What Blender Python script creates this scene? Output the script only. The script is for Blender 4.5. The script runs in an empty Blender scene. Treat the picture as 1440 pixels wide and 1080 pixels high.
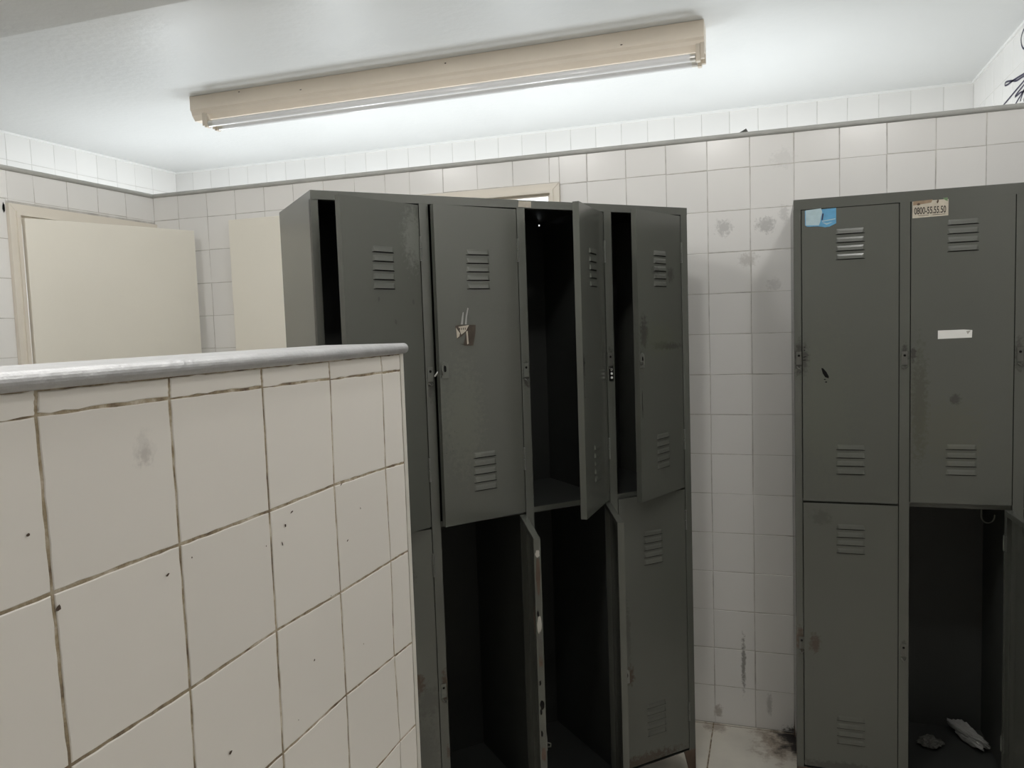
import bpy, bmesh, math, random
from mathutils import Vector, Matrix, noise
random.seed(7)
S = bpy.context.scene
COL = S.collection
PI = math.pi

# ------------------------------------------------------------------ materials
def new_mat(name):
    m = bpy.data.materials.new(name); m.use_nodes = True
    nt = m.node_tree
    return m, nt, nt.nodes['Principled BSDF']

def N(nt, kind, **kw):
    n = nt.nodes.new(kind)
    for k, v in kw.items():
        setattr(n, k, v)
    return n

def surface(name, color, rough=.5, metal=0., vary=.06, scale=6., bump=0., bscale=60., island=0.,
            stains=(), sscale=75, spec=.5, coat=0., rvary=0.):
    """A paint, tile or metal surface: base colour with mottling, per-piece tone, and shaped stains.
    stains: (centre xyz in object space, radii xyz, strength, colour)"""
    m, nt, b = new_mat(name)
    L = nt.links.new
    tc = N(nt, 'ShaderNodeTexCoord')
    nz = N(nt, 'ShaderNodeTexNoise'); nz.inputs['Scale'].default_value = scale; nz.inputs['Detail'].default_value = 5
    L(tc.outputs['Object'], nz.inputs['Vector'])
    mr = N(nt, 'ShaderNodeMapRange'); mr.inputs[1].default_value = .15; mr.inputs[2].default_value = .85
    mr.inputs[3].default_value = 1 - vary; mr.inputs[4].default_value = 1 + vary
    L(nz.outputs['Fac'], mr.inputs[0])
    fac = mr.outputs[0]
    if island:
        g = N(nt, 'ShaderNodeNewGeometry')
        mi = N(nt, 'ShaderNodeMapRange'); mi.inputs[3].default_value = 1 - island; mi.inputs[4].default_value = 1 + island
        L(g.outputs['Random Per Island'], mi.inputs[0])
        mu = N(nt, 'ShaderNodeMath', operation='MULTIPLY'); L(fac, mu.inputs[0]); L(mi.outputs[0], mu.inputs[1]); fac = mu.outputs[0]
    hs = N(nt, 'ShaderNodeHueSaturation'); hs.inputs['Color'].default_value = (*color, 1)
    L(fac, hs.inputs['Value'])
    col = hs.outputs['Color']
    if stains:
        n2 = N(nt, 'ShaderNodeTexNoise'); n2.inputs['Scale'].default_value = sscale; n2.inputs['Detail'].default_value = 6
        n2.inputs['Roughness'].default_value = .7
        L(tc.outputs['Object'], n2.inputs['Vector'])
        for c, r, st, sc in stains:
            mp = N(nt, 'ShaderNodeMapping', vector_type='TEXTURE')
            mp.inputs['Location'].default_value = c; mp.inputs['Scale'].default_value = r
            L(tc.outputs['Object'], mp.inputs['Vector'])
            ln = N(nt, 'ShaderNodeVectorMath', operation='LENGTH'); L(mp.outputs[0], ln.inputs[0])
            ad = N(nt, 'ShaderNodeMath', operation='MULTIPLY_ADD'); L(n2.outputs['Fac'], ad.inputs[0]); ad.inputs[1].default_value = 2.6
            L(ln.outputs['Value'], ad.inputs[2])
            rg = N(nt, 'ShaderNodeMapRange'); rg.inputs[1].default_value = 1.72; rg.inputs[2].default_value = 2.25
            rg.inputs[3].default_value = st; rg.inputs[4].default_value = 0
            L(ad.outputs[0], rg.inputs[0])
            mx = N(nt, 'ShaderNodeMix', data_type='RGBA'); L(rg.outputs[0], mx.inputs['Factor'])
            L(col, mx.inputs['A']); mx.inputs['B'].default_value = (*sc, 1); col = mx.outputs['Result']
    L(col, b.inputs['Base Color'])
    b.inputs['Roughness'].default_value = rough
    b.inputs['Metallic'].default_value = metal
    b.inputs['Specular IOR Level'].default_value = spec
    b.inputs['Coat Weight'].default_value = coat
    if rvary:
        mr2 = N(nt, 'ShaderNodeMapRange'); mr2.inputs[1].default_value = .15; mr2.inputs[2].default_value = .85
        mr2.inputs[3].default_value = max(0, rough - rvary); mr2.inputs[4].default_value = rough + rvary
        L(nz.outputs['Fac'], mr2.inputs[0]); L(mr2.outputs[0], b.inputs['Roughness'])
    if bump:
        n3 = N(nt, 'ShaderNodeTexNoise'); n3.inputs['Scale'].default_value = bscale; n3.inputs['Detail'].default_value = 4
        L(tc.outputs['Object'], n3.inputs['Vector'])
        bp = N(nt, 'ShaderNodeBump'); bp.inputs['Strength'].default_value = bump; bp.inputs['Distance'].default_value = .01
        L(n3.outputs['Fac'], bp.inputs['Height']); L(bp.outputs[0], b.inputs['Normal'])
    return m

def grout_mat(name, c1, c2, c3, scale=14.):
    m, nt, b = new_mat(name)
    L = nt.links.new
    tc = N(nt, 'ShaderNodeTexCoord'); nz = N(nt, 'ShaderNodeTexNoise')
    nz.inputs['Scale'].default_value = scale; nz.inputs['Detail'].default_value = 6; nz.inputs['Roughness'].default_value = .65
    L(tc.outputs['Object'], nz.inputs['Vector'])
    cr = N(nt, 'ShaderNodeValToRGB'); e = cr.color_ramp.elements
    e[0].position = .36; e[0].color = (*c1, 1); e[1].position = .64; e[1].color = (*c3, 1)
    k = e.new(.5); k.color = (*c2, 1)
    L(nz.outputs['Fac'], cr.inputs[0]); L(cr.outputs[0], b.inputs['Base Color'])
    b.inputs['Roughness'].default_value = .9
    return m

def flat(name, color, rough=.6, metal=0., spec=.5):
    m, nt, b = new_mat(name)
    b.inputs['Base Color'].default_value = (*color, 1); b.inputs['Roughness'].default_value = rough
    b.inputs['Metallic'].default_value = metal; b.inputs['Specular IOR Level'].default_value = spec
    return m

GREY = (.14, .14, .138)
TILE = (.80, .79, .775)
M = {}
M['tile'] = surface('glazed white tile', TILE, .25, vary=.02, scale=3, island=.025, bump=.03, bscale=9, rvary=.03, stains=[
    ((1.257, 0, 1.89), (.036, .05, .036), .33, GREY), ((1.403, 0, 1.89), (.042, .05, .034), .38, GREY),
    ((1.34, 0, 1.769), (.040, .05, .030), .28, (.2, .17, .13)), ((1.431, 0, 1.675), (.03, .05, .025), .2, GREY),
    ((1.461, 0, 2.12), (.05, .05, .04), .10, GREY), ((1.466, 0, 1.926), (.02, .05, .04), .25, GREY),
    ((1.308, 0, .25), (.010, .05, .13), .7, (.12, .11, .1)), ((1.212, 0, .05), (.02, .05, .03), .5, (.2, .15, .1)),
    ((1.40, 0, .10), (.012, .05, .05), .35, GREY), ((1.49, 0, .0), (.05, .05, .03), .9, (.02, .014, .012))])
M['tile_near'] = surface('glazed white tile, worn', (.745, .715, .67), .3, vary=.025, scale=2.2, island=.02, bump=.03, bscale=8, stains=[
    ((.845, -2.412, 1.452), (.05, .018, .022), .14, GREY), ((.845, -2.412, 1.445), (.05, .010, .014), .25, (.2, .16, .15))])
M['grout'] = grout_mat('grey grout', (.40, .38, .36), (.52, .50, .47), (.62, .60, .57))
M['grout_far'] = grout_mat('pale grout', (.55, .54, .52), (.60, .59, .57), (.66, .65, .63))
M['grout_near'] = grout_mat('dirty grout', (.13, .09, .06), (.33, .27, .18), (.60, .54, .45), 30)
M['plaster'] = surface('glossy white ceiling paint', (.70, .71, .71), .44, vary=.03, scale=2.5, bump=.14, bscale=28, rvary=.08)
M['beam'] = surface('grey painted beam', (.62, .63, .63), .5, vary=.04, scale=3, bump=.2, bscale=30)
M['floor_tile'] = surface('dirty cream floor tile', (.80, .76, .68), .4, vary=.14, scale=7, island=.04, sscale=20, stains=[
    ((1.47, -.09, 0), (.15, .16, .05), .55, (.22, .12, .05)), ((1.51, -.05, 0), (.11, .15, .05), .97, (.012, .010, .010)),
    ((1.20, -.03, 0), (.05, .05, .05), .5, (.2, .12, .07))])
M['cream'] = surface('cream enamel paint', (.80, .77, .69), .35, vary=.03, scale=3, bump=.08, bscale=14)
M['cream_frame'] = surface('cream door casing paint', (.74, .69, .61), .4, vary=.04, scale=9, bump=.1, bscale=40)
M['trim'] = surface('painted grey edge bead', (.42, .42, .40), .4, vary=.12, scale=14, bump=.15, bscale=70)
M['cap'] = surface('scuffed aluminium edge bead', (.47, .47, .475), .5, metal=.7, vary=.14, scale=22, bump=.2, bscale=90)
M['bead'] = surface('painted corner bead', (.60, .58, .53), .5, vary=.1, scale=20)
M['white'] = surface('white paint line', (.85, .85, .84), .5, vary=.02)
M['paint_shade'] = surface('grey enamel with inside shade painted in', (.030, .032, .029), .6, vary=.15, scale=6)  # compartment shade put into the colour, much darker than the outer enamel
def locker_paint(name, stains=()):
    return surface(name, (.083, .087, .076), .23, vary=.035, scale=2.2, bump=.012, bscale=5, stains=stains, rvary=.015)
RUST = (.045, .028, .016)
SCUFF = (.035, .035, .030)
M['paint'] = locker_paint('grey green enamel')
M['side_paint'] = M['paint']
M['frame1'] = locker_paint('grey green enamel, scuffed frame', [
    ((.307, 0, 1.40), (.012, .03, .05), .6, SCUFF), ((.608, 0, 1.41), (.014, .03, .05), .8, SCUFF), ((.907, 0, 1.44), (.016, .03, .05), .7, SCUFF),
    ((.312, 0, .54), (.014, .03, .06), .9, RUST), ((.315, 0, .34), (.008, .03, .03), .7, RUST)])
M['frame2'] = locker_paint('dull green enamel, scuffed frame', [
    ((.012, 0, 1.43), (.016, .03, .07), .95, SCUFF), ((.014, 0, .52), (.02, .03, .05), .95, RUST), ((.312, 0, 1.43), (.012, .03, .04), .8, SCUFF),
    ((.61, 0, 1.43), (.02, .03, .06), .7, SCUFF), ((.312, 0, .52), (.01, .03, .03), .6, SCUFF)])
M['slot'] = flat('dark slot', (.006, .006, .006), .9, spec=.1)
M['rust'] = surface('rusty brown', (.07, .045, .03), .85, vary=.35, scale=25)
M['hinge'] = surface('painted hinge', (.088, .092, .08), .28, vary=.1, scale=30)
M['steel'] = surface('bright worn steel', (.75, .75, .74), .22, metal=1., vary=.05)
M['dark_metal'] = surface('dark tarnished steel', (.10, .10, .09), .45, metal=.5, vary=.2, scale=40)
M['chip'] = flat('pale bare chip', (.33, .32, .29), .6)
M['scuff'] = flat('dark scuff', (.03, .03, .026), .7)
M['fix'] = surface('aged beige fixture enamel', (.84, .75, .64), .45, vary=.06, scale=5, bump=.05, bscale=20)
M['holder'] = surface('aged plastic lamp holder', (.62, .55, .46), .45, vary=.05, scale=15)
M['tube'] = flat('unlit white glass tube', (.78, .78, .79), .12)
M['tube_cap'] = flat('tube metal cap', (.7, .68, .64), .3, .8)
M['ink'] = flat('blue black marker ink', (.016, .012, .05), .5)
M['paper'] = surface('crumpled white plastic', (.30, .30, .285), .4, vary=.12, scale=20)
M['dull_paper'] = surface('dirty grey plastic', (.10, .10, .09), .5, vary=.2, scale=20)
M['tape'] = surface('white paper tape', (.72, .72, .70), .5, vary=.04, scale=30)

# ------------------------------------------------------------------ geometry helpers
class MB:
    """Collects faces with material slots and links them as ONE mesh object."""
    def __init__(self):
        self.v = []; self.f = []; self.mi = []; self.mats = []; self.smooth = []
    def slot(self, m):
        if m not in self.mats: self.mats.append(m)
        return self.mats.index(m)
    def face(self, pts, m, smooth=False):
        k = len(self.v); self.v += [tuple(p) for p in pts]; self.f.append(tuple(range(k, k + len(pts))))
        self.mi.append(self.slot(m)); self.smooth.append(smooth)
    def mesh(self, verts, faces, m, smooth=False):
        k = len(self.v); self.v += [tuple(p) for p in verts]; s = self.slot(m)
        for f in faces:
            self.f.append(tuple(i + k for i in f)); self.mi.append(s); self.smooth.append(smooth)
    def box(self, a, b, m):
        x0, y0, z0 = a; x1, y1, z1 = b
        V = [(x0, y0, z0), (x1, y0, z0), (x1, y1, z0), (x0, y1, z0), (x0, y0, z1), (x1, y0, z1), (x1, y1, z1), (x0, y1, z1)]
        self.mesh(V, [(0, 3, 2, 1), (4, 5, 6, 7), (0, 1, 5, 4), (1, 2, 6, 5), (2, 3, 7, 6), (3, 0, 4, 7)], m)
    def hexa(self, V, m):
        self.mesh(V, [(0, 3, 2, 1), (4, 5, 6, 7), (0, 1, 5, 4), (1, 2, 6, 5), (2, 3, 7, 6), (3, 0, 4, 7)], m)
    def tube(self, pts, r, m, n=10, caps=True):
        pts = [Vector(p) for p in pts]; V = []; F = []
        up = None
        for i, p in enumerate(pts):
            d = (pts[min(i + 1, len(pts) - 1)] - pts[max(i - 1, 0)]).normalized()
            if up is None:
                up = d.orthogonal().normalized()
            up = (up - d * up.dot(d)).normalized(); s = d.cross(up)
            rr = r[i] if isinstance(r, (list, tuple)) else r
            for k in range(n):
                a = 2 * PI * k / n; V.append(p + (up * math.cos(a) + s * math.sin(a)) * rr)
        for i in range(len(pts) - 1):
            for k in range(n):
                F.append((i * n + k, i * n + (k + 1) % n, (i + 1) * n + (k + 1) % n, (i + 1) * n + k))
        self.mesh(V, F, m, True)
        if caps:
            self.face(V[:n][::-1], m); self.face(V[-n:], m)
    def prism(self, prof, axis_pts, m, smooth=False):
        """profile (list of Vectors offset) swept along two points"""
        a, b = Vector(axis_pts[0]), Vector(axis_pts[1]); n = len(prof)
        V = [a + Vector(p) for p in prof] + [b + Vector(p) for p in prof]
        self.mesh(V, [(i, (i + 1) % n, n + (i + 1) % n, n + i) for i in range(n)], m, smooth)
        self.face(V[:n][::-1], m); self.face(V[n:], m)
    def blob(self, c, ru, rv, u, v, m, n=11, jag=.45, off=(0, 0, 0), rnd=random):
        c = Vector(c) + Vector(off); u = Vector(u); v = Vector(v)
        P = []
        for k in range(n):
            a = 2 * PI * k / n; q = 1 - jag * rnd.random()
            P.append(c + u * (math.cos(a) * ru * q) + v * (math.sin(a) * rv * q))
        self.face(P, m)
    def build(self, name, parent=None, bevel=0., recalc=True):
        me = bpy.data.meshes.new(name); me.from_pydata(self.v, [], self.f)
        for m in self.mats: me.materials.append(m)
        for p, i, s in zip(me.polygons, self.mi, self.smooth):
            p.material_index = i; p.use_smooth = s
        me.update()
        if recalc:
            bm = bmesh.new(); bm.from_mesh(me)
            bmesh.ops.remove_doubles(bm, verts=bm.verts, dist=1e-6) if recalc == 'weld' else None
            bmesh.ops.recalc_face_normals(bm, faces=bm.faces); bm.to_mesh(me); bm.free()
        o = bpy.data.objects.new(name, me); COL.objects.link(o)
        if parent: o.parent = parent
        if bevel:
            md = o.modifiers.new('edge', 'BEVEL'); md.width = bevel; md.segments = 2; md.limit_method = 'ANGLE'
        return o

def tag(o, label, cat, group=None, kind=None):
    o['label'] = label; o['category'] = cat
    if group: o['group'] = group
    if kind: o['kind'] = kind
    return o
def struct(o, label, cat): return tag(o, label, cat, kind='structure')
def empty(name, loc, rz=0):
    o = bpy.data.objects.new(name, None); COL.objects.link(o); o.location = loc; o.rotation_euler = (0, 0, rz)
    o.empty_display_size = .1
    return o

# ------------------------------------------------------------------ tiled walls
def minus(rect, holes):
    out = [rect]
    for h in holes:
        nx = []
        for (a, b, c, d) in out:
            e, f, g, k = h
            if e >= b - 1e-6 or f <= a + 1e-6 or g >= d - 1e-6 or k <= c + 1e-6: nx.append((a, b, c, d)); continue
            if e > a: nx.append((a, e, c, d))
            if f < b: nx.append((f, b, c, d))
            aa, bb = max(a, e), min(b, f)
            if g > c: nx.append((aa, bb, c, g))
            if k < d: nx.append((aa, bb, k, d))
        out = nx
    return [r for r in out if r[1] - r[0] > .006 and r[3] - r[2] > .006]

def tiles(mb, P, nrm, us, vs, mt, g=.002, rise=.0009, holes=(), jit=.0008, corner=None, sub=0, wob=0.):
    """one raised slab per tile; P(u, v) gives the point on the grout plane, nrm points out of the wall"""
    nrm = Vector(nrm); rnd = random.Random(len(us) * 131 + len(vs))
    def put(q):                                   # q: four (u, v) corners, counter-clockwise
        cu = sum(p[0] for p in q) / 4; cv = sum(p[1] for p in q) / 4
        tilt = [rnd.uniform(-.0003, .0003) for _ in range(4)]
        ring = []
        for i in range(4):
            a, b = q[i], q[(i + 1) % 4]
            n = sub + 1
            for k in range(n):
                t = k / n; u = a[0] + (b[0] - a[0]) * t; v = a[1] + (b[1] - a[1]) * t
                h = tilt[i] + (tilt[(i + 1) % 4] - tilt[i]) * t
                if wob and k:
                    if i % 2 == 0: v += rnd.uniform(-wob, wob)
                    else: u += rnd.uniform(-wob, wob)
                ring.append((u, v, h))
        def lay(ins, out):
            res = []
            for (u, v, h) in ring:
                du = math.copysign(min(ins, abs(u - cu)), cu - u); dv = math.copysign(min(ins, abs(v - cv)), cv - v)
                wu = max(x[0] for x in q) - min(x[0] for x in q); wv = max(x[1] for x in q) - min(x[1] for x in q)
                fu = min(1, abs(u - cu) / (wu / 2 + 1e-9)); fv = min(1, abs(v - cv) / (wv / 2 + 1e-9))
                res.append(P(u + du * (fu > .93), v + dv * (fv > .93)) + nrm * (out + (h if out > 0 else 0)))
            return res
        A = lay(g / 2, -.0005); B = lay(g / 2 + .0002, rise - .0006); C = lay(g / 2 + .0010, rise)
        n = len(ring)
        V = A + B + C
        F = [(i, (i + 1) % n, n + (i + 1) % n, n + i) for i in range(n)] + [(n + i, n + (i + 1) % n, 2 * n + (i + 1) % n, 2 * n + i) for i in range(n)]
        F.append(tuple(range(2 * n, 3 * n)))
        mb.mesh(V, F, mt)
    for i in range(len(us) - 1):
        for j in range(len(vs) - 1):
            if corner:
                q = [corner(i, j), corner(i + 1, j), corner(i + 1, j + 1), corner(i, j + 1)]
                put(q)
                continue
            for (a, b, c, d) in minus((us[i], us[i + 1], vs[j], vs[j + 1]), holes):
                J = lambda: rnd.uniform(-jit, jit)
                put([(a + J(), c + J()), (b + J(), c + J()), (b + J(), d + J()), (a + J(), d + J())])

CEIL = 2.712
XL, XR, YF = -1.318, 2.402, 1.6          # left partition, right wall, far wall
XFL = -2.5625                            # far left wall
YN = -4.6                                # wall behind the camera
TOP = 2.2075                             # partition height below its bead
rows = [round(.15 * k, 4) for k in range(15)] + [TOP]          # floor to the partition top
rng = lambda a, b, s: [a + s * k for k in range(int(round((b - a) / s)) + 1)]

# ---- back partition, facing the room at y = 0, doorway left of centre
mb = MB(); D2 = (-.07, .605, 0, 2.068); D2f = (-.114, .641, -.01, 2.109)
for (a, b, c, d) in minus((XL - .12, XR, 0, TOP), [D2]):
    mb.box((a, 0, c), (b, .12, d), M['grout'])
cols = [XL, -1.179, -1.019, -.865, -.711, -.56, -.41, -.259, -.114] + [round(.15 * k, 3) for k in range(0, 17)] + [XR]
tiles(mb, lambda u, v: Vector((u, 0, v)), (0, -1, 0), cols, rows, M['tile'], g=.0026, holes=[D2f], jit=.0012)
struct(mb.build('wall_back', recalc=False), 'white tiled back partition that stops below the ceiling behind the lockers', 'wall')
# ---- left partition, facing +x, doorway near the corner
mb = MB(); D1 = (-.715, -.045, 0, 2.041); D1f = (-.757, -.003, -.01, 2.093)
for (a, b, c, d) in minus((YN, 0, 0, TOP), [D1]):
    mb.box((XL - .12, a, c), (XL, b, d), M['grout'])
lc = [YN] + [round(-.746 - .15 * k, 3) for k in range(25, -1, -1)] + [-.631, -.477, -.322, -.169, 0]
tiles(mb, lambda u, v: Vector((XL, u, v)), (1, 0, 0), lc, rows, M['tile'], g=.0026, holes=[D1f], jit=.0012)
mb.blob((XL + .003, -.768, 2.065), .006, .022, (0, 1, 0), (0, 0, 1), M['slot'])
struct(mb.build('wall_left', recalc=False), 'white tiled left partition with a cream door, lower than the ceiling', 'wall')
# ---- walls seen above the partitions
far_rows = [.01 + .15 * k for k in range(18)] + [CEIL]
far_rows[-2] = 2.56
mb = MB(); mb.box((XFL - .1, YF, 0), (XR + .1, YF + .1, CEIL), M['grout_far'])
tiles(mb, lambda u, v: Vector((u, YF, v)), (0, -1, 0), [XFL] + rng(-2.418, 2.265, .15109) + [XR], [1.06, 1.21, 1.36, 1.51, 1.66, 1.81, 1.96, 2.11, 2.26, 2.41, 2.56, CEIL], M['tile'], g=.003)
struct(mb.build('wall_far', recalc=False), 'brightly lit white tiled far wall visible above the back partition', 'wall')
mb = MB(); mb.box((XFL - .1, YN, 0), (XFL, YF, CEIL), M['grout_far'])
tiles(mb, lambda u, v: Vector((XFL, u, v)), (1, 0, 0), rng(YN - .033, YF - .033 - .0, .154)[:-1] + [YF], [1.06, 1.21, 1.36, 1.51, 1.66, 1.81, 1.96, 2.11, 2.26, 2.41, 2.56, CEIL], M['tile'], g=.003)
struct(mb.build('wall_far_left', recalc=False), 'brightly lit white tiled wall visible above the left partition', 'wall')
mb = MB(); mb.box((XR, YN, 0), (XR + .1, YF, CEIL), M['grout_far'])
tiles(mb, lambda u, v: Vector((XR, u, v)), (-1, 0, 0), rng(YN - .035, YF - .035, .15)[:-1] + [YF], [.01 + .15 * k for k in range(18)][:-1] + [2.56, CEIL], M['tile'], g=.003)
wr = struct(mb.build('wall_right', recalc=False), 'white tiled right wall with dark pen scribbles near the ceiling', 'wall')
mb = MB(); mb.box((XFL - .1, YN - .1, 0), (XR + .1, YN, CEIL), M['tile'])
struct(mb.build('wall_front'), 'plain white wall behind the viewer', 'wall')
# pen scribbles on the right wall
mb = MB()
def stroke(pts, r=.004):
    P = []
    n = len(pts)
    for i in range(n - 1):                              # Catmull-Rom
        p = [Vector(pts[max(0, min(n - 1, i + k))]) for k in (-1, 0, 1, 2)]
        for k in range(6):
            t = k / 6
            P.append(.5 * ((2 * p[1]) + (-p[0] + p[2]) * t + (2 * p[0] - 5 * p[1] + 4 * p[2] - p[3]) * t * t + (-p[0] + 3 * p[1] - 3 * p[2] + p[3]) * t ** 3))
    P.append(Vector(pts[-1]))
    P = [Vector((XR - .002, p[0], p[1])) for p in P]
    for a, b in zip(P, P[1:]):
        d = (b - a)
        if d.length < 1e-6: continue
        s = Vector((0, -d.z, d.y)).normalized() * r
        mb.face([a - s, b - s, b + s, a + s], M['ink'])
stroke([(.62, 2.475), (.758, 2.498), (.856, 2.508), (.93, 2.528), (1.01, 2.545), (1.03, 2.537), (.99, 2.528), (.90, 2.522), (.83, 2.515), (.74, 2.506), (.62, 2.50)])
stroke([(.68, 2.690), (.74, 2.690), (.785, 2.676), (.80, 2.655), (.785, 2.625), (.75, 2.605), (.69, 2.60)], .004)
stroke([(1.056, 2.455), (.905, 2.467), (.757, 2.478), (.62, 2.49)])
stroke([(.60, 2.47), (.70, 2.468), (.756, 2.462), (.853, 2.452), (.87, 2.446), (.80, 2.444), (.755, 2.441), (.66, 2.46)], .004)
stroke([(.90, 2.40), (.851, 2.418), (.80, 2.43), (.754, 2.438), (.70, 2.44), (.62, 2.46)])
stroke([(.80, 2.41), (.77, 2.43), (.735, 2.44), (.72, 2.42), (.75, 2.40), (.70, 2.39)], .004)
mb.build('pen_scribble', wr, recalc=False)['label'] = 'dark blue pen scribble'

# ---- floor: large tiles, one joint runs away from the viewer at x = 1.194
mb = MB(); mb.box((XFL - .1, YN - .1, -.1), (XR + .1, YF + .1, -.0015), M['grout_near'])
tiles(mb, lambda u, v: Vector((u, v, -.0015)), (0, 0, 1), [1.194 + .40 * k for k in range(-9, 4)] + [XR], [-.01 - .40 * k for k in range(11, -1, -1)] + [.4, .8, 1.2, 1.6],
      M['floor_tile'], g=.005)
struct(mb.build('floor', recalc=False), 'cream tiled floor with dark dirty joints', 'floor')
# ---- ceiling and the lower beam
mb = MB(); mb.box((XFL - .1, YN - .1, CEIL), (XR + .1, YF + .1, CEIL + .1), M['plaster'])
struct(mb.build('ceiling'), 'glossy white painted ceiling', 'ceiling')
mb = MB(); mb.box((XFL, -1.12, 2.65), (XR, -.820, CEIL), M['beam'])
struct(mb.build('ceiling_beam'), 'dull grey beam under the ceiling at the upper left', 'beam')

# ---- beads along the partition tops
def bead_profile(r, n=9):       # half round bulging along +a, from -90 to 90 degrees
    return [(math.cos(-PI / 2 + PI * k / (n - 1)) * r, math.sin(-PI / 2 + PI * k / (n - 1)) * r) for k in range(n)]
mb = MB(); pr = bead_profile(.0095)
prof = [(0, .12, 2.2145 - .0095)] + [(0, -a * .9 - .0015, 2.2155 + b) for a, b in pr] + [(0, .12, 2.2145 + .009)]
mb.prism([Vector(p) for p in prof], [(XL - .12, 0, 0), (XR, 0, 0)], M['trim'])
struct(mb.build('trim_1'), 'grey rounded bead along the top of the back partition', 'trim')
mb = MB(); prof = [(-.12, 0, 2.2145 - .0095)] + [(a * .9 + .0015, 0, 2.2155 + b) for a, b in pr] + [(-.12, 0, 2.2145 + .009)]
mb.prism([Vector(p) for p in prof], [(XL, YN, 0), (XL, 0, 0)], M['trim'])
struct(mb.build('trim_2'), 'grey rounded bead along the top of the left partition', 'trim')
for k, (a, b, n) in enumerate([((XFL, YF - .001, CEIL - .012), (XR, YF - .010, CEIL), 'far wall'), ((XFL + .001, YN, CEIL - .012), (XFL + .010, YF - .01, CEIL), 'far left wall'),
                               ((XR - .010, YN, CEIL - .012), (XR - .001, YF - .01, CEIL), 'right wall')]):
    mb = MB(); mb.box(tuple(min(p, q) for p, q in zip(a, b)), tuple(max(p, q) for p, q in zip(a, b)), M['white'])
    struct(mb.build('trim_%d' % (k + 5)), 'thin white strip where the %s meets the ceiling' % n, 'trim')

# ---- near partition at the left: worn tiles, rounded cap, corner bead
XN, YE, THK, ZT = .845, -1.858, .14, 1.519
mb = MB(); mb.box((XN - THK, YN, 0), (XN, YE, ZT), M['grout_near'])
ku = list(range(-13, 5))
meas = {(0, 0): (-2.525, 1.4985), (1, 0): (-2.3743, 1.4975), (2, 0): (-2.2228, 1.496), (3, 0): (-2.0721, 1.494), (4, 0): (-1.9213, 1.4925),
        (0, 1): (-2.5228, 1.3479), (1, 1): (-2.3735, 1.3476), (2, 1): (-2.2229, 1.3463), (3, 1): (-2.0757, 1.3478), (4, 1): (-1.9245, 1.3436),
        (0, 2): (-2.5188, 1.1949), (1, 2): (-2.3723, 1.1951), (2, 2): (-2.2224, 1.1988), (3, 2): (-2.0734, 1.1952), (4, 2): (-1.9205, 1.1943),
        (2, 3): (-2.2229, 1.0442), (3, 3): (-2.0715, 1.0468), (4, 3): (-1.9234, 1.0402), (4, 4): (-1.9166, .8969)}
rj = random.Random(3); jt = {}
def near_corner(i, j):
    # j counts up from the floor: lines j = 0..10 are the joints, 11 the top edge
    r = 9 - (j - 1)                                   # joint row below the cap: 0 is the highest
    k = ku[i] if i < len(ku) else 5
    if k == 5: u = YE
    if r >= 0 and j > 0:
        u0, v0 = -2.523 + .15 * k, 1.4955 - .15 * r
        if (k, r) in meas: u0, v0 = meas[(k, r)]
        else:
            d = jt.setdefault((k, r), (rj.uniform(-.001, .001), rj.uniform(-.001, .001))); u0 += d[0]; v0 += d[1]
    else:
        u0 = -2.523 + .15 * k; v0 = ZT if r < 0 else 0
    if k == 5: return (YE, {0: 1.492, 1: 1.3405, 2: 1.193, 3: 1.037}.get(r, v0))
    return (max(u0, YN), v0)
tiles(mb, lambda u, v: Vector((XN, u, v)), (1, 0, 0), list(range(len(ku) + 1)), list(range(12)), M['tile_near'], g=.0031, rise=.0011, corner=near_corner, sub=10, wob=.00055)
rb = random.Random(11)
for (y, z, a, b) in [(-2.542, 1.403, .0022, .0018), (-2.394, 1.323, .003, .0016), (-2.52, 1.334, .004, .003), (-2.319, 1.098, .003, .002), (-2.203, 1.301, .0012, .004),
                     (-2.195, 1.322, .002, .003), (-2.235, 1.307, .001, .0012), (-2.148, 1.13, .0025, .0016), (-2.05, 1.263, .0025, .0015), (-2.359, 1.33, .001, .0012),
                     (-2.18, 1.335, .004, .0012), (-2.06, 1.345, .004, .001), (-2.10, 1.20, .001, .001), (-2.01, 1.30, .001, .002),
                     (-2.19, 1.07, .001, .001), (-2.02, 1.10, .0012, .001)]:
    mb.blob((XN + .0022, y, z), a, b, (0, 1, .3), (0, -.3, 1), M['rust'], n=7, rnd=rb)
# end face towards the lockers
tiles(mb, lambda u, v: Vector((XN - u, YE, v)), (0, 1, 0), [.0, THK], [max(0, 1.4955 - .15 * r) for r in range(10, -1, -1)] + [ZT], M['tile_near'], g=.004)
struct(mb.build('wall_near', recalc=False), 'low white tiled partition with dirty grout in the left foreground', 'wall')
mb = MB()
n = 10; zc, rr = 1.5275, .0085
prof = [(.0045 + math.cos(-PI / 2 + PI * k / n) * rr, 0, zc + math.sin(-PI / 2 + PI * k / n) * rr) for k in range(n + 1)]
prof = [(-THK - .004, 0, zc - rr)] + prof + [(-THK - .004, 0, zc + rr)]
V0 = len(prof)
mb.prism([Vector((XN + p[0], 0, p[2])) for p in prof], [(0, YN, 0), (0, YE + .008, 0)], M['cap'])
struct(mb.build('trim_3', bevel=.003), 'rounded grey metal cap along the top of the near partition', 'trim')
mb = MB(); rr = .010
prof = [(XN - .004, YE - .0005, 0), (XN + .0015, YE - .0005, 0)] + [(XN + .0025 - (1 - math.cos(PI / 2 * k / 7)) * rr, YE + .006 + math.sin(PI / 2 * k / 7) * .011, 0) for k in range(8)] + [(XN - .012, YE + .001, 0)]
mb.prism([Vector(p) for p in prof], [(0, 0, 0), (0, 0, ZT)], M['bead'])
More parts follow.
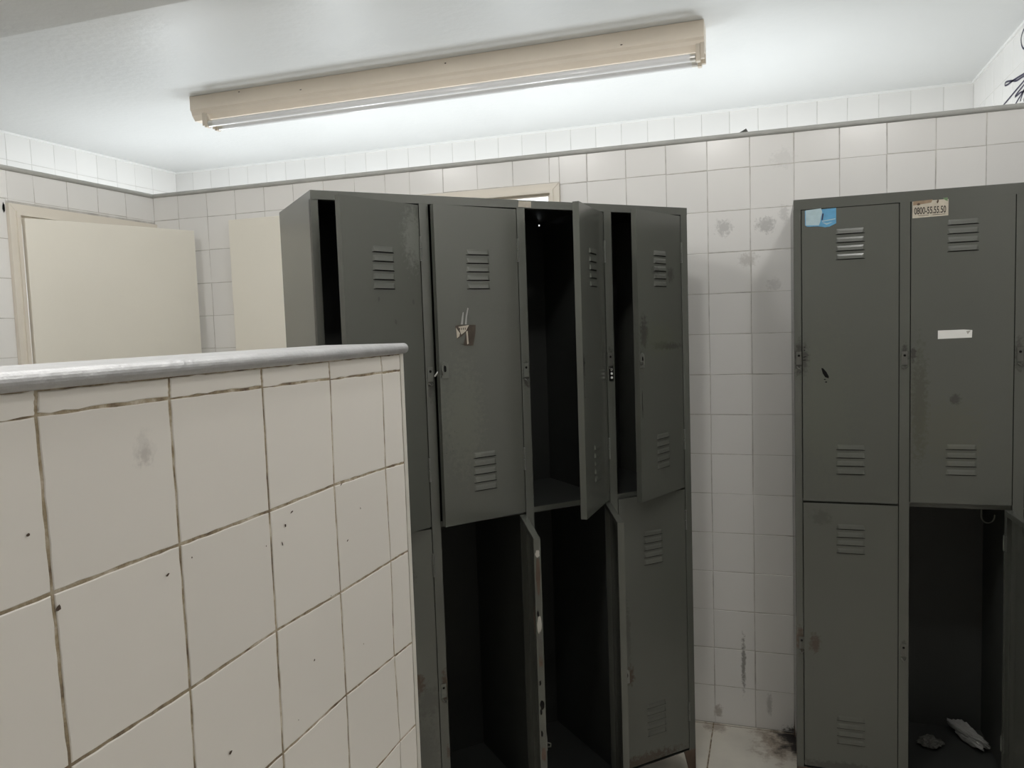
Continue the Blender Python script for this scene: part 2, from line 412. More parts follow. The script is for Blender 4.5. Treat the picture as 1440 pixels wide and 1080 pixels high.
struct(mb.build('trim_4'), 'pale vertical corner bead on the end of the near partition', 'trim')

# ---- doors in the partitions
def casing(mb, P, u0, u1, zt, w, m, out=.016):
    """mitred casing round an opening; P(u, d, z): d is the distance out from the wall"""
    def bar(q):
        a = [P(u, -.002, z) for u, z in q]; b = [P(u, out, z) for u, z in q]
        mb.mesh(a + b, [(3, 2, 1, 0), (4, 5, 6, 7), (0, 1, 5, 4), (1, 2, 6, 5), (2, 3, 7, 6), (3, 0, 4, 7)], m)
    e = .0006
    bar([(u0 - w, 0), (u0, 0), (u0, zt - e), (u0 - w, zt + w - e)])
    bar([(u1, 0), (u1 + w, 0), (u1 + w, zt + w - e), (u1, zt - e)])
    bar([(u0 + e, zt), (u1 - e, zt), (u1 + w - e, zt + w), (u0 - w + e, zt + w)])
    # raised inner lip
    def lip(q):
        a = [P(u, out - .001, z) for u, z in q]; b = [P(u, out + .006, z) for u, z in q]
        mb.mesh(a + b, [(3, 2, 1, 0), (4, 5, 6, 7), (0, 1, 5, 4), (1, 2, 6, 5), (2, 3, 7, 6), (3, 0, 4, 7)], m)
    k = w * .35
    lip([(u0 - k, 0), (u0, 0), (u0, zt), (u0 - k, zt + k)]); lip([(u1, 0), (u1 + k, 0), (u1 + k, zt + k), (u1, zt)])
    lip([(u0, zt), (u1, zt), (u1 + k, zt + k), (u0 - k, zt + k)])
    # jamb lining through the wall
    for q in ([(u0, 0), (u0 + .012, 0), (u0 + .012, zt), (u0, zt)], [(u1 - .012, 0), (u1, 0), (u1, zt), (u1 - .012, zt)], [(u0 + .012, zt - .012), (u1 - .012, zt - .012), (u1 - .012, zt), (u0 + .012, zt)]):
        a = [P(u, -.12, z) for u, z in q]; b = [P(u, .001, z) for u, z in q]
        mb.mesh(a + b, [(3, 2, 1, 0), (4, 5, 6, 7), (0, 1, 5, 4), (1, 2, 6, 5), (2, 3, 7, 6), (3, 0, 4, 7)], m)
mb = MB(); casing(mb, lambda u, d, z: Vector((XL + d, u, z)), D1[0], D1[1], D1[3], .042, M['cream_frame'])
d1 = struct(mb.build('door_1'), 'cream framed door standing ajar in the left partition', 'door')
mb = MB(); mb.box((0, 0, .012), (.035, .685, 2.030), M['cream'])
lf = mb.build('door_leaf', d1, bevel=.003); lf.location = (XL + .006, D1[0] + .014, 0); lf.rotation_euler = (0, 0, -math.radians(21))
mb = MB(); casing(mb, lambda u, d, z: Vector((u, -d, z)), D2[0], D2[1], D2[3], .037, M['cream_frame'])
d2 = struct(mb.build('door_2'), 'cream framed doorway in the back partition, mostly hidden behind the lockers', 'door')
mb = MB(); mb.box((-.862, -.060, .012), (-.135, -.025, 2.066), M['cream'])
mb.build('door_leaf', d2, bevel=.003)

# ------------------------------------------------------------------ strip light on the ceiling
fx0, fx1, fy0, fy1 = -1.240, 1.181, .196, .300
lamp = empty('ceiling_strip_light', ((fx0 + fx1) / 2, (fy0 + fy1) / 2, CEIL))
tag(lamp, 'long beige ceiling strip light with two unlit tubes above the lockers', 'light fixture')
ox, oy, oz = -lamp.location.x, -lamp.location.y, -lamp.location.z
def lbuild(mb, name, bevel=0.):
    o = mb.build(name, lamp, bevel); o.location = (ox, oy, oz); return o
mb = MB(); yc = (fy0 + fy1) / 2
prof = [(0, fy0, CEIL - .001), (0, fy0, 2.648), (0, fy0 + .008, 2.638), (0, fy0 + .012, 2.624), (0, yc - .022, 2.602), (0, yc + .022, 2.602), (0, fy1 - .012, 2.624), (0, fy1 - .008, 2.638), (0, fy1, 2.648), (0, fy1, CEIL - .001)]
mb.prism([Vector(p) for p in prof], [(fx0, 0, 0), (fx1, 0, 0)], M['fix'])
for x, z in [(-.62, 2.668), (-.955, 2.700), (.86, 2.66), (.1, 2.69)]:
    mb.blob((x, fy0 - .0006, z), .006, .003, (1, 0, 0), (0, 0, 1), M['rust'], n=7)
lbuild(mb, 'housing')
for y in (.211, .283):
    mb = MB(); z = 2.577
    mb.tube([(-1.118, y, z), (1.128, y, z)], .0155, M['tube'], 16)
    for a, b in ((-1.143, -1.117), (1.127, 1.147)):
        mb.tube([(a, y, z), (b, y, z)], .0158, M['tube_cap'], 16)
    t = lbuild(mb, 'fluorescent_tube')
    for sx, xx in ((-1, -1.146), (1, 1.149)):
        mb = MB()
        mb.box((min(xx, xx + sx * .016), y - .014, z - .018), (max(xx, xx + sx * .016), y + .014, 2.625), M['holder'])
        mb.box((min(xx + sx * .016, xx + sx * .032), y - .010, z - .008), (max(xx + sx * .016, xx + sx * .032), y + .010, 2.630), M['holder'])
        lbuild(mb, 'lamp_holder', .002)

# ------------------------------------------------------------------ lockers
def louvers(mb, uc, ztop, n, pitch, w, m, h=.016, d=.0034):
    for k in range(n):
        z1 = ztop - k * pitch; z0 = z1 - h; a, b = uc - w / 2, uc + w / 2; e = .007
        V = [(a + e * .4, 0, z1), (b - e * .4, 0, z1), (b, 0, z0), (a, 0, z0), (a + e, -d, z0 + .0015), (b - e, -d, z0 + .0015), (a + e * 1.2, -d * .55, z1 - h * .35), (b - e * 1.2, -d * .55, z1 - h * .35)]
        mb.mesh(V, [(0, 6, 7, 1), (6, 4, 5, 7), (0, 3, 4, 6), (1, 7, 5, 2)], m)
        mb.face([V[3], V[2], V[5], V[4]], M['slot'])
        mb.face([(a, -.0004, z0 + .0005), (b, -.0004, z0 + .0005), (b, -.0004, z0 - .0012), (a, -.0004, z0 - .0012)], M['slot'])

def door_panel(w, h, paint, louv, marks=None, t=.018):
    """pan-shaped steel door: hinge edge at x = 0, free edge at x = -w, outer face at y = 0"""
    mb = MB(); s = .0012
    mb.box((-w, 0, 0), (0, s, h), paint)
    mb.box((-w, s, 0), (-w + s, t, h), paint); mb.box((-s, s, 0), (0, t, h), paint)
    mb.box((-w + s, s, 0), (-s, t, s), paint); mb.box((-w + s, s, h - s), (-s, t, h), paint)
    k = .016                                             # folded hem behind
    mb.box((-w + s, t - s, s), (-w + k, t, h - s), paint); mb.box((-k, t - s, s), (-s, t, h - s), paint)
    mb.box((-w + k, t - s, s), (-k, t, k), paint); mb.box((-w + k, t - s, h - k), (-k, t, h - s), paint)
    for args in louv: louvers(mb, *args, m=paint)
    if marks: marks(mb)
    return mb

def hinge_mesh(z):
    mb = MB(); mb.tube([(.0005, -.002, z - .033), (.0005, -.002, z - .001)], .0032, M['hinge'], 8); mb.tube([(.0005, -.002, z + .001), (.0005, -.002, z + .033)], .0032, M['hinge'], 8)
    return mb
def hasp_mesh(w, z, side=1):
    """small rounded plate with a raised lug at the free edge"""
    mb = MB(); a = -w + .004; b = a + .022; P = [(a, z - .022), (b, z - .022), (b, z + .012)]
    for k in range(1, 8):
        q = PI * k / 8; P.append(((a + b) / 2 + math.cos(q) * .011, z + .012 + math.sin(q) * .011))
    P.append((a, z + .012))
    n = len(P); V = [(x, -.0005, zz) for x, zz in P] + [(x, -.0028, zz) for x, zz in P]
    mb.mesh(V, [tuple(range(2 * n - 1, n - 1, -1))] + [(i, (i + 1) % n, n + (i + 1) % n, n + i) for i in range(n)], M['hinge'])
    mb.blob(((a + b) / 2, -.0032, z + .004), .005, .011, (1, 0, 0), (0, 0, 1), M['slot'], n=9, jag=.25)
    mb.tube([(a + .002, -.003, z - .012), (a - .001, -.011, z - .010), (a - .001, -.012, z - .002), (a + .002, -.003, z)], .0018, M['dark_metal'], 6)
    return mb

def fringe(mb, c, r, n, m, rnd, y=-.0006, s=.004):
    for _ in range(n):
        mb.blob((c[0] + rnd.gauss(0, r[0]), y, c[1] + rnd.gauss(0, r[1])), s * rnd.uniform(.3, 1), s * rnd.uniform(.3, 1.2), (1, 0, 0), (0, 0, 1), m, n=7, rnd=rnd)

def bank(name, label, loc, rz, W, D, H, open_cols, rail, mid, foot, frame_mat, hole=None):
    """sheet-steel cabinet; open_cols: (u0, u1) of each door opening"""
    r = empty(name, loc, rz); tag(r, label, 'locker', 'steel locker banks')
    s = .0015; P = M['paint']; I = M['paint_shade']
    for x in (0, W - s):
        mb = MB(); mb.box((x, .0005, foot), (x + s, D, H - s), P); mb.build('side_panel', r)
    mb = MB()
    if hole:
        u, z, q = hole
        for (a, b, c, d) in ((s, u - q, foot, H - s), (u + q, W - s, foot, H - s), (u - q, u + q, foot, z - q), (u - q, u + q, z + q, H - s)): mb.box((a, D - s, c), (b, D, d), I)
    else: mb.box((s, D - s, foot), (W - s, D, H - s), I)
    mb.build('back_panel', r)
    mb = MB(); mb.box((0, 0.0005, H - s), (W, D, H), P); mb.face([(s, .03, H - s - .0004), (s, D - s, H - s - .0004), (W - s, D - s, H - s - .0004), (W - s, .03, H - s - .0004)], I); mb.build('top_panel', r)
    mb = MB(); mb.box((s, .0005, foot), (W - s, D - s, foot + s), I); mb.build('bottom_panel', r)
    # front frame: stiles, rails
    mb = MB(); edges = [0] + [x for c in open_cols for x in c] + [W]
    st = [(edges[i], edges[i + 1]) for i in range(0, len(edges), 2)]
    for a, b in st:
        mb.box((a, 0, foot), (b, .0015, rail), frame_mat)
        mb.box((a, .0015, foot), (a + .0015, .022, rail), frame_mat); mb.box((b - .0015, .0015, foot), (b, .022, rail), frame_mat)
    mb.box((0, -.001, rail), (W, .0015, H), frame_mat); mb.box((0, .0015, rail), (W, .022, rail + .0015), frame_mat)
    for a, b in open_cols:
        mb.box((a, .019, mid - .008), (b, .0205, mid + .008), frame_mat)
        mb.box((a, .019, foot), (b, .0205, foot + .012), frame_mat)
    fr = mb.build('front_frame', r)
    for (a, b) in st[1:-1]:
        c = (a + b) / 2
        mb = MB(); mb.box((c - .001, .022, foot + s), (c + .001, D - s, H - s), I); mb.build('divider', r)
    for a, b in open_cols:
        i = open_cols.index((a, b)); x0 = s if i == 0 else (st[i][0] + st[i][1]) / 2 + .001; x1 = W - s if i == len(open_cols) - 1 else (st[i + 1][0] + st[i + 1][1]) / 2 - .001
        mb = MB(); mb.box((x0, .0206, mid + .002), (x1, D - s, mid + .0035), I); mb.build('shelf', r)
    for x, y, sx, sy in ((0, 0, 1, 1), (W, 0, -1, 1), (0, D, 1, -1), (W, D, -1, -1)):
        mb = MB(); q = lambda k, z: [(x, y, z), (x + sx * k, y, z), (x + sx * k, y + sy * .004, z), (x, y + sy * .004, z)]
        w2 = lambda k, z: [(x, y, z), (x + sx * .004, y, z), (x + sx * .004, y + sy * k, z), (x, y + sy * k, z)]
        mb.hexa(q(.022, 0) + q(.048, foot), M['rust']); mb.hexa(w2(.022, 0) + w2(.048, foot), M['rust'])
        mb.build('leg', r)
    return r, fr

def hang(root, u, z, w, h, ang, paint, louv, marks=None, hinges=(), hasp=None, label=None):
    d = door_panel(w, h, paint, louv, marks).build('door', root, recalc=True)
    d.location = (u, 0, z); d.rotation_euler = (0, 0, math.radians(ang))
    if label: d['label'] = label
    for q in hinges: hinge_mesh(q).build('hinge', d)
    if hasp is not None: hasp_mesh(w, hasp).build('hasp', d)
    return d

rm = random.Random(5)
# ---------------- angled bank of four columns
A1 = math.radians(45.43)
O1 = (.3063, -1.2426)
cols1 = [(.019, .293), (.319, .593), (.619, .894), (.921, 1.192)]
L1, fr1 = bank('locker_bank', 'four column grey green steel locker bank with several doors hanging open, standing at an angle', (*O1, 0), A1, 1.2175, .404, 1.92, cols1, 1.897, 1.002, .095, M['frame1'], hole=(.893, 1.906, .0028))
ZU, HU, ZL, HL = 1.004, .889, .104, .893
gp = .0025
def lv(w, h, n=5):
    return [(-w / 2, h - .118, n, .0236, .076), (-w / 2, .198, n, .0236, .076)]
def up_marks(w, kind):
    def f(mb):
        if kind == 1:
            for u, z in ((.134, 1.639), (.258, 1.631), (.19, 1.579)):
                mb.blob((u - .2905, -.0006, z - ZU), .005, .009, (1, 0, 0), (0, 0, 1), M['scuff'], n=9, rnd=rm)
        if kind == 2:
            fringe(mb, (-w + .03, .28), (.02, .03), 6, M['scuff'], rm, s=.003)
        if kind in (3, 4):
            x = -w + .010                                # worn slot beside the lock
            mb.blob((x, -.0006, 1.440 - ZU), .0022, .034, (1, 0, 0), (0, 0, 1), M['slot'], n=12, jag=.3, rnd=rm)
            mb.blob((x + .007, -.0006, 1.447 - ZU), .007, .0022, (1, 0, .2), (0, 0, 1), M['slot'], n=7, rnd=rm)
            fringe(mb, (x + .004, 1.40 - ZU), (.003, .03), 10, M['scuff'], rm, s=.005)
        if kind == 4:
            mb.blob((x + .003, -.0006, 1.31 - ZU), .0026, .05, (1, 0, 0), (0, 0, 1), M['slot'], n=14, jag=.6, rnd=rm)
    return f
p1 = locker_paint('grey green enamel, rubbed', [((-.02, 0, .80), (.05, .05, .10), .35, (.2, .21, .19))])
p4 = locker_paint('grey green enamel, smudged', [((-.235, 0, .52), (.03, .05, .06), .7, SCUFF), ((-.12, 0, .475), (.09, .05, .016), .45, SCUFF), ((-.06, 0, .47), (.08, .05, .012), .5, SCUFF),
                                                 ((-.07, 0, .70), (.025, .05, .03), .6, SCUFF), ((-.16, 0, .71), (.03, .05, .02), .4, SCUFF), ((-.14, 0, .50), (.12, .05, .07), .25, (.09, .10, .06))])
p2 = locker_paint('grey green enamel, faded', [((-.03, 0, .55), (.05, .05, .35), .3, (.09, .09, .08)), ((-.20, 0, .30), (.08, .05, .2), .2, (.15, .16, .12))])
pl = locker_paint('grey green enamel, grimy', [((-.05, 0, .20), (.06, .05, .2), .3, SCUFF), ((-.06, 0, .455), (.03, .05, .035), .9, RUST), ((-.06, 0, .47), (.02, .05, .02), .9, RUST), ((-.07, 0, .77), (.02, .05, .05), .5, SCUFF), ((-.03, 0, .40), (.05, .05, .06), .35, SCUFF)])
pr4 = locker_paint('grey green enamel, dull', [((-.235, 0, .31), (.02, .05, .04), .8, RUST), ((-.2, 0, .01), (.2, .05, .03), .7, RUST), ((-.24, 0, .45), (.012, .05, .12), .4, SCUFF)])
w1 = .293 - .019 - 2 * gp
hz = (HU - .117, .16)
dA = hang(L1, .293 - gp, ZU, w1, HU, 24.5, p1, lv(w1, HU), up_marks(w1, 1), hz, .44, 'door standing slightly open')
dB = hang(L1, .593 - gp, ZU, w1, HU, 6.3, p2, lv(w1, HU), up_marks(w1, 2), hz, .438, 'door barely ajar with a torn brown sticker')
dC = hang(L1, .894 - gp, ZU, w1, HU, 42, M['paint'], lv(w1, HU), up_marks(w1, 3), hz, None, 'door swung half open')
dD = hang(L1, 1.192 - gp, ZU, 1.192 - .921 - 2 * gp, HU, 22, p4, lv(.266, HU), up_marks(.266, 4), hz, .435, 'door slightly open with scuffed paint')
hl = (.79, .13)
lA = hang(L1, .293 - gp, ZL, w1, HL, 0, pl, lv(w1, HL), None, hl, .45, 'closed lower door at the left end')
def edge_rust(mb):
    re_ = random.Random(8)
    x = -w1 - .0006
    for z, h, m in ((.852, .012, M['chip']), (.79, .055, M['rust']), (.66, .03, M['chip']), (.56, .02, M['rust']), (.44, .018, M['slot']), (.30, .022, M['rust']), (.24, .03, M['chip']), (.6, .05, M['dark_metal']), (.13, .03, M['rust'])):
        mb.blob((x, .009, z), .007, h, (0, 1, 0), (0, 0, 1), m, n=12, jag=.35, rnd=re_)
    for z in (.5, .36, .42, .69): mb.blob((x, .012, z), .004, .01, (0, 1, 0), (0, 0, 1), M['slot'], n=9, rnd=re_)
    mb.blob((-.13, .0013, .62), .03, .06, (1, 0, 0), (0, 0, 1), M['rust'], n=12, rnd=re_)
lB = hang(L1, .593 - gp, ZL, w1, HL, 70, M['paint'], lv(w1, HL), edge_rust, hl, .33, 'lower door wide open with chipped rusty edge')
lC = hang(L1, .894 - gp, ZL, w1, HL, 64, M['paint'], lv(w1, HL), None, hl, None, 'lower door wide open beside it')
lD = hang(L1, 1.192 - gp, ZL, .266, HL, 0, pr4, lv(.266, HL), None, hl, .31, 'closed lower door at the right end')

# locks and small pieces on the frame
def frame_plate(u, z, m=M['hinge']):
    mb = MB(); mb.box((u - .008, -.0022, z - .024), (u + .008, 0, z + .016), m)
    mb.blob((u, -.0026, z + .004), .004, .004, (1, 0, 0), (0, 0, 1), M['slot'], n=9, jag=.1)
    mb.tube([(u - .006, -.002, z - .030), (u, -.010, z - .036), (u + .006, -.002, z - .032)], .002, M['dark_metal'], 6)
    return mb
for u, z in ((.306, 1.435), (.607, 1.430), (.307, .53)):
    frame_plate(u, z).build('latch_plate', L1)
mb = MB(); mb.box((.900, -.003, 1.376), (.915, 0, 1.420), M['slot'])
for k in range(3): mb.tube([(.9075, -.003, 1.386 + .0125 * k), (.9075, -.0055, 1.386 + .0125 * k)], [.0040, .0028], M['white'], 10)
mb.build('latch_plate', L1)['label'] = 'black latch plate with three bright studs'
frame_plate(.905, 1.447, M['dark_metal']).build('latch_plate', L1)
mb = MB(); mb.tube([(.318, -.004, 1.425), (.322, -.016, 1.436), (.330, -.018, 1.450), (.333, -.012, 1.456)], .0022, M['white'], 8)
mb.build('latch_pin', L1)['label'] = 'bright bent steel pin through the latch'

def sticker(parent, pts, m, extra=None, y=-.0008, label=None, name='sticker'):
    mb = MB(); n = len(pts)
    V = [(x, -.0001, z) for x, z in pts] + [(x, y, z) for x, z in pts]
    mb.mesh(V, [tuple(range(2 * n - 1, n - 1, -1))] + [(i, (i + 1) % n, n + (i + 1) % n, n + i) for i in range(n)], m)
    if extra: extra(mb)
    o = mb.build(name, parent)
    if label: o['label'] = label
    return o
# torn brown sticker on the second door (door space: hinge at 0)
brown = surface('torn brown sticker', (.046, .036, .026), .95, vary=.35, scale=60)
beige = surface('torn paper backing', (.36, .325, .27), .8, vary=.15, scale=60)
streak = flat('grey glue streak', (.22, .22, .21), .5)
cx, cz = .415 - .5905, 1.536 - ZU
def torn(mb):
    Y = -.0011
    mb.face([(cx - .030, Y, cz + .024), (cx + .004, Y, cz + .028), (cx - .006, Y, cz + .012), (cx - .018, Y, cz + .004), (cx - .022, Y, cz + .002)], beige)
    mb.face([(cx - .038, Y, cz + .022), (cx - .026, Y, cz + .006), (cx - .028, Y, cz - .002), (cx - .036, Y, cz - .008)], beige)
    mb.face([(cx - .006, Y, cz + .010), (cx - .001, Y, cz + .012), (cx + .001, Y, cz - .024), (cx - .004, Y, cz - .026)], beige)
    mb.face([(cx - .036, Y - .0001, cz - .010), (cx - .022, Y - .0001, cz - .004), (cx - .008, Y - .0001, cz + .006), (cx - .012, Y - .0001, cz - .012), (cx - .016, Y - .0001, cz - .026), (cx - .034, Y - .0001, cz - .020)], M['paint'])
    for k in range(4): mb.face([(cx - .028 + k * .006, Y - .0001, cz + .021), (cx - .0255 + k * .006, Y - .0001, cz + .021), (cx - .0255 + k * .006, Y - .0001, cz + .015), (cx - .028 + k * .006, Y - .0001, cz + .015)], brown)
    for q in ([(-.022, .030), (-.018, .050), (-.014, .064), (-.011, .064), (-.013, .046), (-.015, .030)], [(-.009, .030), (-.005, .055), (.001, .076), (.005, .075), (-.001, .050), (-.003, .030)]):
        mb.face([(cx + a, Y + .0004, cz + b) for a, b in q], streak)
sticker(dB, [(cx - .040, cz + .026), (cx - .030, cz + .029), (cx + .026, cz + .028), (cx + .024, cz + .004), (cx + .016, cz - .030), (cx - .010, cz - .030), (cx - .034, cz - .018)][::-1], brown, torn, label='torn brown paper sticker')
sticker(L1, [(.598, 1.900), (.640, 1.899), (.641, 1.9165), (.600, 1.917)], surface('old tape remnant', (.34, .31, .26), .8, vary=.2, scale=70), y=-.0018, label='old beige tape remnant', name='tape_patch')

# ---------------- right-hand bank of three columns against the back partition
cols2 = [(.021, .298), (.326, .600), (.628, .892)]
L2, fr2 = bank('locker_bank', 'grey green steel locker bank with a blue sticker, flat against the back partition at right', (1.487, -.40, 0), 0, .913, .392, 1.915, cols2, 1.884, .9715, .095, M['frame2'])
ZU2, HU2, ZL2, HL2 = .975, .907, .102, .866
def lv2(w, h):
    return [(-w / 2 + .002, h - .064, 4, .0255, .082), (-w / 2 + .002, .180, 4, .0255, .082)]
q1 = locker_paint('dull green enamel, speckled', [((-.2, 0, .3), (.1, .05, .3), .2, (.10, .11, .08)), ((-.27, 0, .45), (.02, .05, .06), .7, SCUFF)])
q2 = locker_paint('dull green enamel, grimy', [((-.245, 0, .3), (.03, .05, .22), .5, (.05, .05, .035)), ((-.16, 0, .22), (.12, .05, .12), .25, (.09, .09, .06)), ((-.15, 0, .315), (.02, .05, .02), .6, SCUFF), ((-.262, 0, .45), (.01, .05, .03), .8, SCUFF)])
q3 = locker_paint('dull green enamel, stained', [((-.24, 0, .41), (.02, .05, .04), .7, RUST), ((-.15, 0, .01), (.2, .05, .02), .5, SCUFF), ((-.22, 0, .82), (.04, .05, .03), .3, SCUFF)])
def gouge(mb):
    x, z = 1.576 - 1.785 + .0025, 1.378 - ZU2
    mb.face([(x - .011, -.0007, z + .016), (x - .006, -.0007, z + .016), (x + .004, -.0007, z + .004), (x + .011, -.0007, z - .010), (x + .010, -.0007, z - .016), (x, -.0007, z - .012), (x - .007, -.0007, z)], M['slot'])
    mb.blob((x - .001, -.0007, z - .019), .004, .002, (1, 0, -.3), (0, 0, 1), M['slot'], n=7, rnd=rm); mb.blob((x + .003, -.0007, z - .027), .004, .003, (1, 0, 0), (0, 0, 1), M['slot'], n=7, rnd=rm)
    e = -.277 + .005 + .006
    for zz, ll in ((.455, .008), (.445, .007), (.475, .003), (.485, .003)): mb.blob((e, -.0007, zz), ll, .0018, (1, 0, .15), (0, 0, 1), M['slot'], n=7, rnd=rm)
w2 = .298 - .021 - 2 * gp
e1 = hang(L2, .298 - gp, ZU2, w2, HU2, 0, q1, lv2(w2, HU2), gouge, (), None, 'closed upper door with a blue sticker')
e2 = hang(L2, .600 - gp, ZU2 + .006, .600 - .326 - 2 * gp, HU2 - .004, 0, q2, lv2(.269, HU2), None, (), None, 'closed upper door with a number sticker')
e3 = hang(L2, .892 - gp, ZU2, .892 - .628 - 2 * gp, HU2, 0, M['paint'], lv2(.259, HU2), None, (), .45)
g1 = hang(L2, .298 - gp, ZL2, w2, HL2, 0, q3, lv2(w2, HL2), None, (), None, 'closed lower door')
g2 = hang(L2, .600 - gp, ZL2, .269, HL2, 93, M['paint'], lv2(.269, HL2), None, (), None, 'lower door swung wide open')
g3 = hang(L2, .892 - gp, ZL2, .259, HL2, 0, M['paint'], lv2(.259, HL2), None, (), .41)
for z in (.745, .13):
    mb = MB(); mb.box((-.020, .0175, z), (-.001, .0195, z + .045), M['hinge']); mb.tube([(-.001, .019, z), (-.001, .019, z + .045)], .003, M['hinge'], 8)
    mb.build('hinge', g2)
for u, z in ((.013, 1.43), (.016, .515), (.312, 1.425), (.614, 1.43), (.312, .52)):
    frame_plate(u, z, M['dark_metal']).build('latch_plate', L2)
mb = MB(); mb.blob((.012, -.0008, 1.215), .004, .004, (1, 0, 0), (0, 0, 1), M['chip'], n=8)
# coat hook under the shelf of the open compartment
mb = MB(); P = []
for k in range(13):
    a = math.radians(170 + 200 * k / 12); P.append((.560 + math.cos(a) * .018, .10, .925 + math.sin(a) * .022))
mb.tube([(.542, .10, .9735)] + P, .0022, M['hinge'], 8); mb.build('coat_hook', L2)
# stickers
blue = surface('blue sticker', (.09, .28, .46), .35, vary=.2, scale=50)
pale = surface('worn pale blue sticker', (.34, .45, .49), .5, vary=.12, scale=60)
def on1(x, z): return (x - 1.785 + gp, z - ZU2)
def blue_marks(mb):
    Y = -.0012; k = lambda x, z: (on1(x, z)[0], Y, on1(x, z)[1])
    mb.face([k(1.522, 1.881), k(1.566, 1.884), k(1.570, 1.872), k(1.566, 1.858), k(1.564, 1.843), k(1.560, 1.833), k(1.522, 1.835)], pale)
    Y = -.0014
    mb.face([k(1.570, 1.868), k(1.574, 1.868), k(1.571, 1.848), k(1.567, 1.848)], M['ink'])
    mb.face([k(1.569, 1.846), k(1.607, 1.851), k(1.607, 1.848), k(1.569, 1.843)], pale)
    mb.face([k(1.568, 1.842), k(1.582, 1.838), k(1.600, 1.841), k(1.582, 1.833)], pale)
sticker(e1, [on1(*p) for p in ((1.520, 1.880), (1.520, 1.836), (1.526, 1.831), (1.558, 1.830), (1.578, 1.826), (1.590, 1.827), (1.609, 1.836), (1.609, 1.882), (1.560, 1.8805))], blue, blue_marks, label='worn light blue sticker')
def on2(x, z): return (x - 1.487 - .600 + gp, z - ZU2 - .006)
stk = surface('stained cream sticker', (.44, .40, .325), .6, vary=.25, scale=45)
grn = flat('faded green print', (.10, .17, .08)); dk = flat('dark brown print', (.035, .028, .022))
def text_faces(mb, body, size, x, y, z, m, width, sy=1):
    cu = bpy.data.curves.new('print', 'FONT'); cu.body = body; cu.size = size; cu.fill_mode = 'FRONT'; cu.offset = size * .02
    o = bpy.data.objects.new('print', cu); COL.objects.link(o); bpy.context.view_layer.update()
    me = bpy.data.meshes.new_from_object(o.evaluated_get(bpy.context.evaluated_depsgraph_get()))
    xs = [v.co.x for v in me.vertices]; x0, x1 = min(xs), max(xs); sx = width / (x1 - x0)
    V = [(x + (v.co.x - x0) * sx, y, z + v.co.y * sy) for v in me.vertices]
    mb.mesh(V, [tuple(p.vertices) for p in me.polygons], m)
    bpy.data.objects.remove(o); bpy.data.curves.remove(cu); bpy.data.meshes.remove(me)
def number(mb):
    x, z = on2(1.823, 1.846)
    text_faces(mb, '0800-55.55.50', .026, x, -.0013, z, dk, .084, 1.08)
    Y = -.0012; k = lambda a, b: (on2(a, b)[0], Y, on2(a, b)[1])
    mb.face([k(1.820, 1.884), k(1.872, 1.886), k(1.868, 1.877), k(1.820, 1.872)], surface('brown smear', (.24, .17, .11), .7, vary=.3, scale=60))
    mb.face([k(1.898, 1.888), k(1.911, 1.889), k(1.911, 1.878), k(1.905, 1.881)], grn)
    mb.blob((on2(1.885, 1.879)[0], Y - .0001, on2(1.885, 1.879)[1]), .004, .006, (1, 0, 0), (0, 0, 1), M['rust'], n=8, rnd=rm)
    mb.blob((on2(1.835, 1.875)[0], Y - .0001, on2(1.835, 1.875)[1]), .006, .004, (1, 0, 0), (0, 0, 1), M['rust'], n=8, rnd=rm)
    for a, b in ((1.834, 1.862), (1.872, 1.89), (1.89, 1.905)):
        mb.face([k(a, 1.8422), k(b, 1.8422), k(b, 1.8408), k(a, 1.8408)], dk)
sticker(e2, [on2(*p) for p in ((1.8185, 1.835), (1.913, 1.837), (1.9135, 1.8875), (1.8185, 1.8835))], stk, number, label='stained cream sticker printed 0800-55.55.50')
sticker(e2, [on2(*p) for p in ((1.888, 1.476), (1.977, 1.478), (1.978, 1.500), (1.956, 1.502), (1.888, 1.501))], M['tape'], lambda mb: mb.face([(on2(1.962, 1.497)[0], -.0012, on2(1.962, 1.497)[1]), (on2(1.974, 1.499)[0], -.0012, on2(1.974, 1.499)[1]), (on2(1.966, 1.488)[0], -.0012, on2(1.966, 1.488)[1])], M['chip']), label='blank strip of white tape')

# crumpled plastic left in the open compartment
def crumple(name, loc, sc, rot, m, seed, label):
    bm = bmesh.new(); bmesh.ops.create_icosphere(bm, subdivisions=4, radius=1)
    for v in bm.verts:
        p = v.co.copy()
        d = noise.noise(p * 1.3 + Vector((seed, 0, 0))) * .45 + abs(noise.noise(p * 3.1 + Vector((0, seed, 0)))) * .5 - .15
        v.co = p * (1 + d)
    mn = min(v.co.z for v in bm.verts); zr = Matrix.Rotation(rot, 3, 'Z')
    for v in bm.verts:
        v.co = zr @ Vector((v.co.x * sc[0], v.co.y * sc[1], (v.co.z - mn) * sc[2]))
    me = bpy.data.meshes.new(name); bm.to_mesh(me); bm.free(); me.materials.append(m)
    o = bpy.data.objects.new(name, me); COL.objects.link(o); o.location = loc
    return tag(o, label, 'litter')
crumple('crumpled_plastic', (2.040, -.105, .0975), (.024, .085, .026), .45, M['paper'], 3.1, 'pale crumpled plastic lying at the back of the open lower compartment')
crumple('crumpled_wrapper', (1.915, -.165, .0975), (.034, .03, .014), .3, M['dull_paper'], 8.4, 'small dim grey wrapper lying left of the pale crumpled plastic')
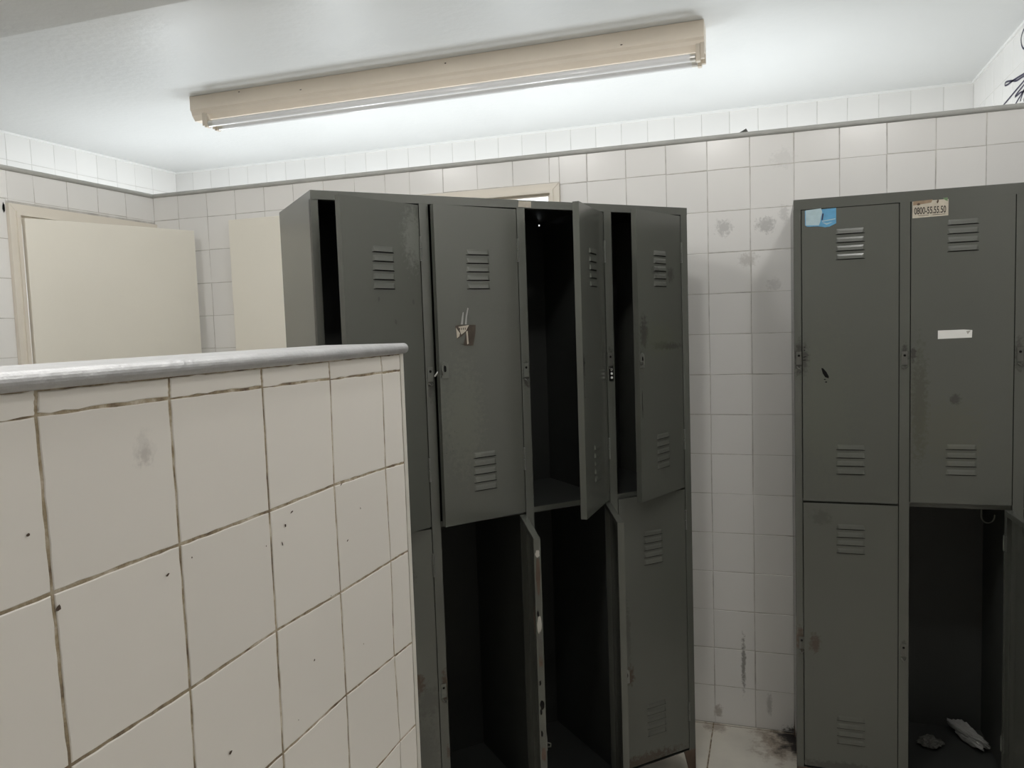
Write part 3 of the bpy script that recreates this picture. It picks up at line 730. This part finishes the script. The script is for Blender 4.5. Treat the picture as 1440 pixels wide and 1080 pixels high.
# scrap on the partition top
mb = MB(); mb.mesh([(1.306, .012, 2.2235), (1.322, .006, 2.2245), (1.345, .012, 2.2235), (1.352, .05, 2.2235), (1.310, .05, 2.2235), (1.338, .018, 2.2415), (1.318, .03, 2.2300)],
        [(0, 1, 5, 6), (1, 2, 5), (2, 3, 5), (3, 4, 6, 5), (4, 0, 6), (0, 4, 3, 2, 1)], M['dark_metal'])
tag(mb.build('debris_scrap'), 'small dark scrap lying on top of the back partition', 'debris')

# ------------------------------------------------------------------ light
def point(name, loc, power, color, r=.06):
    l = bpy.data.lights.new(name, 'POINT'); l.energy = power; l.color = color; l.shadow_soft_size = r
    o = bpy.data.objects.new(name, l); COL.objects.link(o); o.location = loc; return o
for k, x in enumerate((-1.8, -.75, .3, 1.35)):
    point('far_room_lamp', (x, .80, 1.86), 15, (.90, .96, 1.0), .14)
def area(name, loc, size, power, color, rot):
    l = bpy.data.lights.new(name, 'AREA'); l.shape = 'RECTANGLE'; l.size, l.size_y = size; l.energy = power; l.color = color
    o = bpy.data.objects.new(name, l); COL.objects.link(o); o.location = loc; o.rotation_euler = rot; return o
for x in (-.5, .3, 1.1, 1.9):  # added fill lights with no fixture, brightening the lockers and near walls
    point('near_room_fill', (x, -1.62, 2.645), 13.8, (1.0, .985, .955), .05)
w = bpy.data.worlds.new('World'); S.world = w; w.use_nodes = True
w.node_tree.nodes['Background'].inputs[0].default_value = (.02, .02, .02, 1)

# ------------------------------------------------------------------ camera
cd = bpy.data.cameras.new('camera'); cam = bpy.data.objects.new('camera', cd); COL.objects.link(cam)
cd.sensor_fit = 'HORIZONTAL'; cd.sensor_width = 36; cd.lens = 1101.888 / 1440 * 36; cd.clip_start = .02
R = Matrix(((.94906584, .00843162, .31496497), (.31328272, .08130245, -.94617327), (-.0335852, .99665381, .0745199)))
cam.matrix_world = Matrix.Translation((1.41948, -3.00920, 1.55871)) @ R.to_4x4()
S.camera = cam
S.view_settings.view_transform = 'Standard'; S.view_settings.look = 'None'
S.view_settings.exposure = 0; S.view_settings.gamma = 1
S.cycles.max_bounces = 16; S.cycles.diffuse_bounces = 10; S.cycles.glossy_bounces = 6
S.cycles.sample_clamp_indirect = 6
